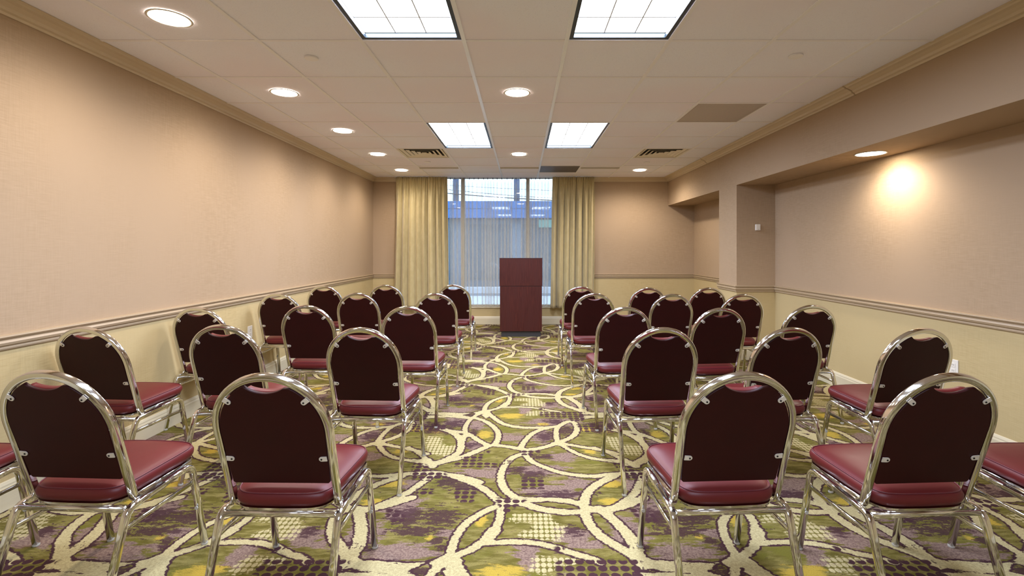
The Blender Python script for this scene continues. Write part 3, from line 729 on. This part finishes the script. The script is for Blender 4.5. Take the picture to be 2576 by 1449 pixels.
def can_light(x, y, z, label, r=.092, power=CAN_W, grp='recessed round downlights'):
    o = empty('downlight', (x, y, z)); tag(o, label, 'downlight', grp)
    mb = MB(); n = 40; prof = [(r, -.0005), (r+.012, -.001), (r+.014, -.004), (r+.004, -.006), (r-.002, -.003)]
    vs = [(q*math.cos(2*math.pi*k/n), q*math.sin(2*math.pi*k/n), h) for q, h in prof for k in range(n)]
    fs = [(a*n+k, a*n+(k+1) % n, ((a+1) % 5)*n+(k+1) % n, ((a+1) % 5)*n+k) for a in range(5) for k in range(n)]
    mb.add(vs, fs).build('trim_ring', M['plastic'], o, smooth=True)
    mb = MB(); vs = [(0, 0, -.0075)] + [(q*math.cos(2*math.pi*k/n), q*math.sin(2*math.pi*k/n), -.0025-.005*(1-(q/r)**2)) for q in (r*.5, r) for k in range(n)]
    fs = [(0, 1+(k+1) % n, 1+k) for k in range(n)] + [(1+k, 1+(k+1) % n, 1+n+(k+1) % n, 1+n+k) for k in range(n)]
    mb.add(vs, fs).build('lens', M['can'], o, smooth=True)
    l = bpy.data.lights.new('bulb', 'SPOT'); l.energy = power*4; l.color = WARM; l.spot_size = R(160); l.spot_blend = .7; l.shadow_soft_size = .06
    lo = bpy.data.objects.new('bulb', l); COL.objects.link(lo); lo.parent = o; lo.location = (0, 0, -.02)
    return o
CL = [(-1.886, 2.567, 'round downlight along the left wall, nearest the camera'), (-1.878, 3.79, 'round downlight along the left wall, second from the camera'),
      (-1.875, 5.013, 'round downlight along the left wall, third from the camera'), (-1.882, 6.25, 'round downlight along the left wall, left of the slatted vent'),
      (-1.888, 7.51, 'round downlight over the left drape, farthest in the left line'), (-.040, 3.79, 'middle round downlight before the two far fluorescent lights'),
      (-.038, 6.25, 'middle round downlight between the far fluorescents and the window'), (1.84, 7.51, 'round downlight in the far right corner of the ceiling'),
      (-1.886, 1.35, None), (-1.886, .12, None), (-.040, 1.35, None)]
for x, y, lb in CL[:8]: can_light(x, y, CEIL, lb, power=CAN_W*(1.9 if x > 1 else 1.0))
can_light(2.757, 3.796, 2.062, 'round downlight in the soffit over the right wall recess', r=.098, power=CAN_W*.85)

def slats_vent(i, j, label):
    x0, x1 = TX0+i*TS+hw, TX0+(i+1)*TS-hw; y0, y1 = TY0+j*TS+hw, TY0+(j+1)*TS-hw; w = (x1-x0)/2
    o = empty('ceiling_vent', ((x0+x1)/2, (y0+y1)/2, CEIL)); tag(o, label, 'air vent', 'square slatted ceiling vents')
    MB().box(-w, w, -w, w, .062, .068).build('duct_opening', M['slot'], o)
    mb = MB(); t = .022; mb.box(-w, -w+t, -w, w, 0, .012).box(w-t, w, -w, w, 0, .012).box(-w+t, w-t, -w, -w+t, 0, .012).box(-w+t, w-t, w-t, w, 0, .012)
    for a in (1, -1):
        mb.box(min(a*w, a*(w-.004)), max(a*w, a*(w-.004)), -w, w, .012, .085).box(-w, w, min(a*w, a*(w-.004)), max(a*w, a*(w-.004)), .012, .085)
    mb.build('vent_frame', M['vent'], o)
    for rr in (.262, .204, .146, .088):     # nested square blades, each sloping up towards the middle
        a, b = rr, rr-.035; mb = MB(); vs = []
        for s_, z in ((a, .001), (b, .012), (b-.001, .015), (a-.002, .004)):
            vs += [(-s_, -s_, z), (s_, -s_, z), (s_, s_, z), (-s_, s_, z)]
        fs = [(q*4+k, q*4+(k+1) % 4, ((q+1) % 4)*4+(k+1) % 4, ((q+1) % 4)*4+k) for q in range(4) for k in range(4)]
        mb.add(vs, fs).build('louver', M['vent'], o)
    MB().box(-.030, .030, -.030, .030, .002, .006).build('center_plate', M['vent'], o)
slats_vent(-2, 5, 'square slatted ceiling vent on the left side'); slats_vent(3, 5, 'square slatted ceiling vent on the right side')
def panel_in_tile(name, i, j, mat, label, cat):
    x0, x1 = TX0+i*TS+hw, TX0+(i+1)*TS-hw; y0, y1 = TY0+j*TS+hw, TY0+(j+1)*TS-hw
    o = empty(name, ((x0+x1)/2, (y0+y1)/2, CEIL)); tag(o, label, cat)
    w = (x1-x0)/2; MB().box(-w, w, -w, w, .001, .006).build('perforated_plate', mat, o)
    mb = MB(); t = .012; mb.box(-w, -w+t, -w, w, -.002, .001).box(w-t, w, -w, w, -.002, .001).box(-w+t, w-t, -w, -w+t, -.002, .001).box(-w+t, w-t, w-t, w, -.002, .001)
    mb.build('grille_rim', mat, o)
panel_in_tile('return_grille', 3, 2, M['perf'], 'perforated square return air grille in the ceiling near the right wall', 'air grille')
panel_in_tile('return_grille', 1, 7, M['grille'], 'dark grey grille in the ceiling just before the window', 'air grille')
for i, lb in ((-2, 'thin slot diffuser in the ceiling above the left drape'), (0, 'thin slot diffuser in the ceiling above the middle of the window'), (2, 'thin slot diffuser in the ceiling right of the dark grille')):
    x0, x1 = TX0+i*TS+hw, TX0+(i+1)*TS-hw; y = TY0+7*TS-.18
    y = 7.26
    o = empty('slot_diffuser', ((x0+x1)/2, y, CEIL)); tag(o, lb, 'air vent', 'thin slot diffusers before the window'); w = (x1-x0)/2
    MB().box(-w, w, -.022, .004, -.004, .002).build('slot_opening', M['slot'], o)
    mb = MB(); mb.box(-w, w, .004, .026, -.020, .002).box(-w, w, -.034, -.022, -.007, .002); mb.build('slot_rim', M['plastic'], o)
for x, y, lb in ((-1.362, 3.10, 'small round sprinkler cover in the ceiling, near left'), (1.752, 3.07, 'small round sprinkler cover in the ceiling, near right'), (-1.34, 6.80, 'small round sprinkler cover behind the left slatted vent'), (1.772, 6.82, 'small round sprinkler cover behind the right slatted vent')):
    mb = MB(); lathe(mb, [(.043, .001), (.043, -.006), (.041, -.009), (.020, -.010)], 32)
    o = mb.build('sprinkler_cover', M['tee2']); o.location = (x, y, CEIL); tag(o, lb, 'sprinkler cover', 'round sprinkler covers')

# ---------------------------------------------------------------- wall devices
def outlet(x, y, z, face, label):
    o = empty('wall_outlet', (x, y, z)); tag(o, label, 'outlet', 'white wall outlets')
    s_ = face; mb = MB(); mb.box(min(0, s_*.006), max(0, s_*.006), -.036, .036, -.058, .058); mb.build('cover_plate', M['plastic'], o, bevel=.002)
    for dz in (-.02, .02):
        mb = MB(); mb.box(min(s_*.006, s_*.008), max(s_*.006, s_*.008), -.016, .016, dz-.014, dz+.014); r__ = mb.build('socket', M['plastic'], o, bevel=.001)
        mb = MB()
        for dy in (-.006, .006): mb.box(min(s_*.0078, s_*.0084), max(s_*.0078, s_*.0084), dy-.001, dy+.001, dz-.004, dz+.006)
        mb.build('socket_slot', M['slot'], r__)
outlet(ROOM_XL, 4.56, .518, 1, 'white wall outlet low on the left wall'); outlet(ROOM_XN, 3.316, .485, -1, 'white wall outlet low on the right recess wall')
o = empty('wall_sensor', (2.774, 5.66, 1.562)); tag(o, 'small white sensor box on the side of the right wall column', 'sensor')
MB().box(-.027, .027, -.024, 0, -.036, .036).build('sensor_body', M['plastic'], o, bevel=.004)
MB().box(.003, .008, -.0248, -.0238, -.028, -.022).build('sensor_led', M['slot'], o)

# ---------------------------------------------------------------- outside
gp = MB().box(-40, 40, ROOM_YB+.3, 60, -.06, -.02).build('ground', M['asphalt']); gp['kind'] = 'structure'
sw = MB().box(-14, 12, 10.2, 13.4, -.02, 0).build('sidewalk', M['sidewalk']); sw['kind'] = 'structure'
kb = MB().box(-14, 12, 14.3, 14.5, -.02, .17).build('curb', M['sidewalk'], bevel=.01); kb['kind'] = 'structure'
b = empty('building', (0, 15, 0)); tag(b, 'low building with a wide blue fascia seen through the window', 'building')
MB().box(-12, 10, .3, 6, -.02, 2.45).build('facade', M['shop'], b)
mb = MB(); mb.box(-12, 10, -.05, 6, 2.28, 2.56); mb.build('fascia', M['blue'], b); MB().box(-12, 10, -.02, 6, 2.56, 2.575).build('fascia_seam', M['slot'], b); MB().box(-12, 10, 0, 6, 2.575, 2.81).build('fascia_cap', M['blue'], b)
for k in range(9):
    x = -7.6+k*1.9; MB().box(x, x+1.5, .26, .30, .35, 2.1).build('shop_window', M['shopglass'], b)
MB().box(.52, .95, -.10, -.06, 1.98, 2.22).build('sign_board', M['sign'], b)
def pole(x, label):
    mb = MB(); lathe(mb, [(.17, 0), (.13, 9)], 16); o = mb.build('utility_pole', M['pole']); o.location = (x, 24, -.02); tag(o, label, 'utility pole', 'utility poles beyond the blue building')
pole((1147-1313.5)*24/1207, 'blue grey utility pole in the left window pane'); pole((1300-1313.5)*24/1207, 'blue grey utility pole in the middle window pane')
def wire(pa, pb, r, sag, label):
    P3 = []
    for k in range(21):
        t = k/20; p_ = Vector(pa).lerp(Vector(pb), t); p_.z -= sag*4*t*(1-t); P3.append(p_)
    mb = MB(); tube(mb, P3, circ(r, 6), (0, 0, 1)); o = mb.build('overhead_wire', M['wire'], smooth=True); tag(o, label, 'overhead wire', 'overhead wires outside the window')
def at(px, py, Y): return ((px-1313.5)*Y/1207, Y, CAM_H+(627-py)*Y/1207)
wire(at(1100, 484, 23.79), at(1480, 508, 23.79), .025, .05, 'thick overhead wire sloping down to the right, lowest of the wires')
wire(at(1100, 474, 23.81), at(1480, 502, 23.81), .012, .08, 'thin overhead wire just above the thick one')
wire(at(1100, 464, 23.82), at(1480, 482, 23.82), .008, .04, 'faint topmost overhead wire behind the sheer curtain')
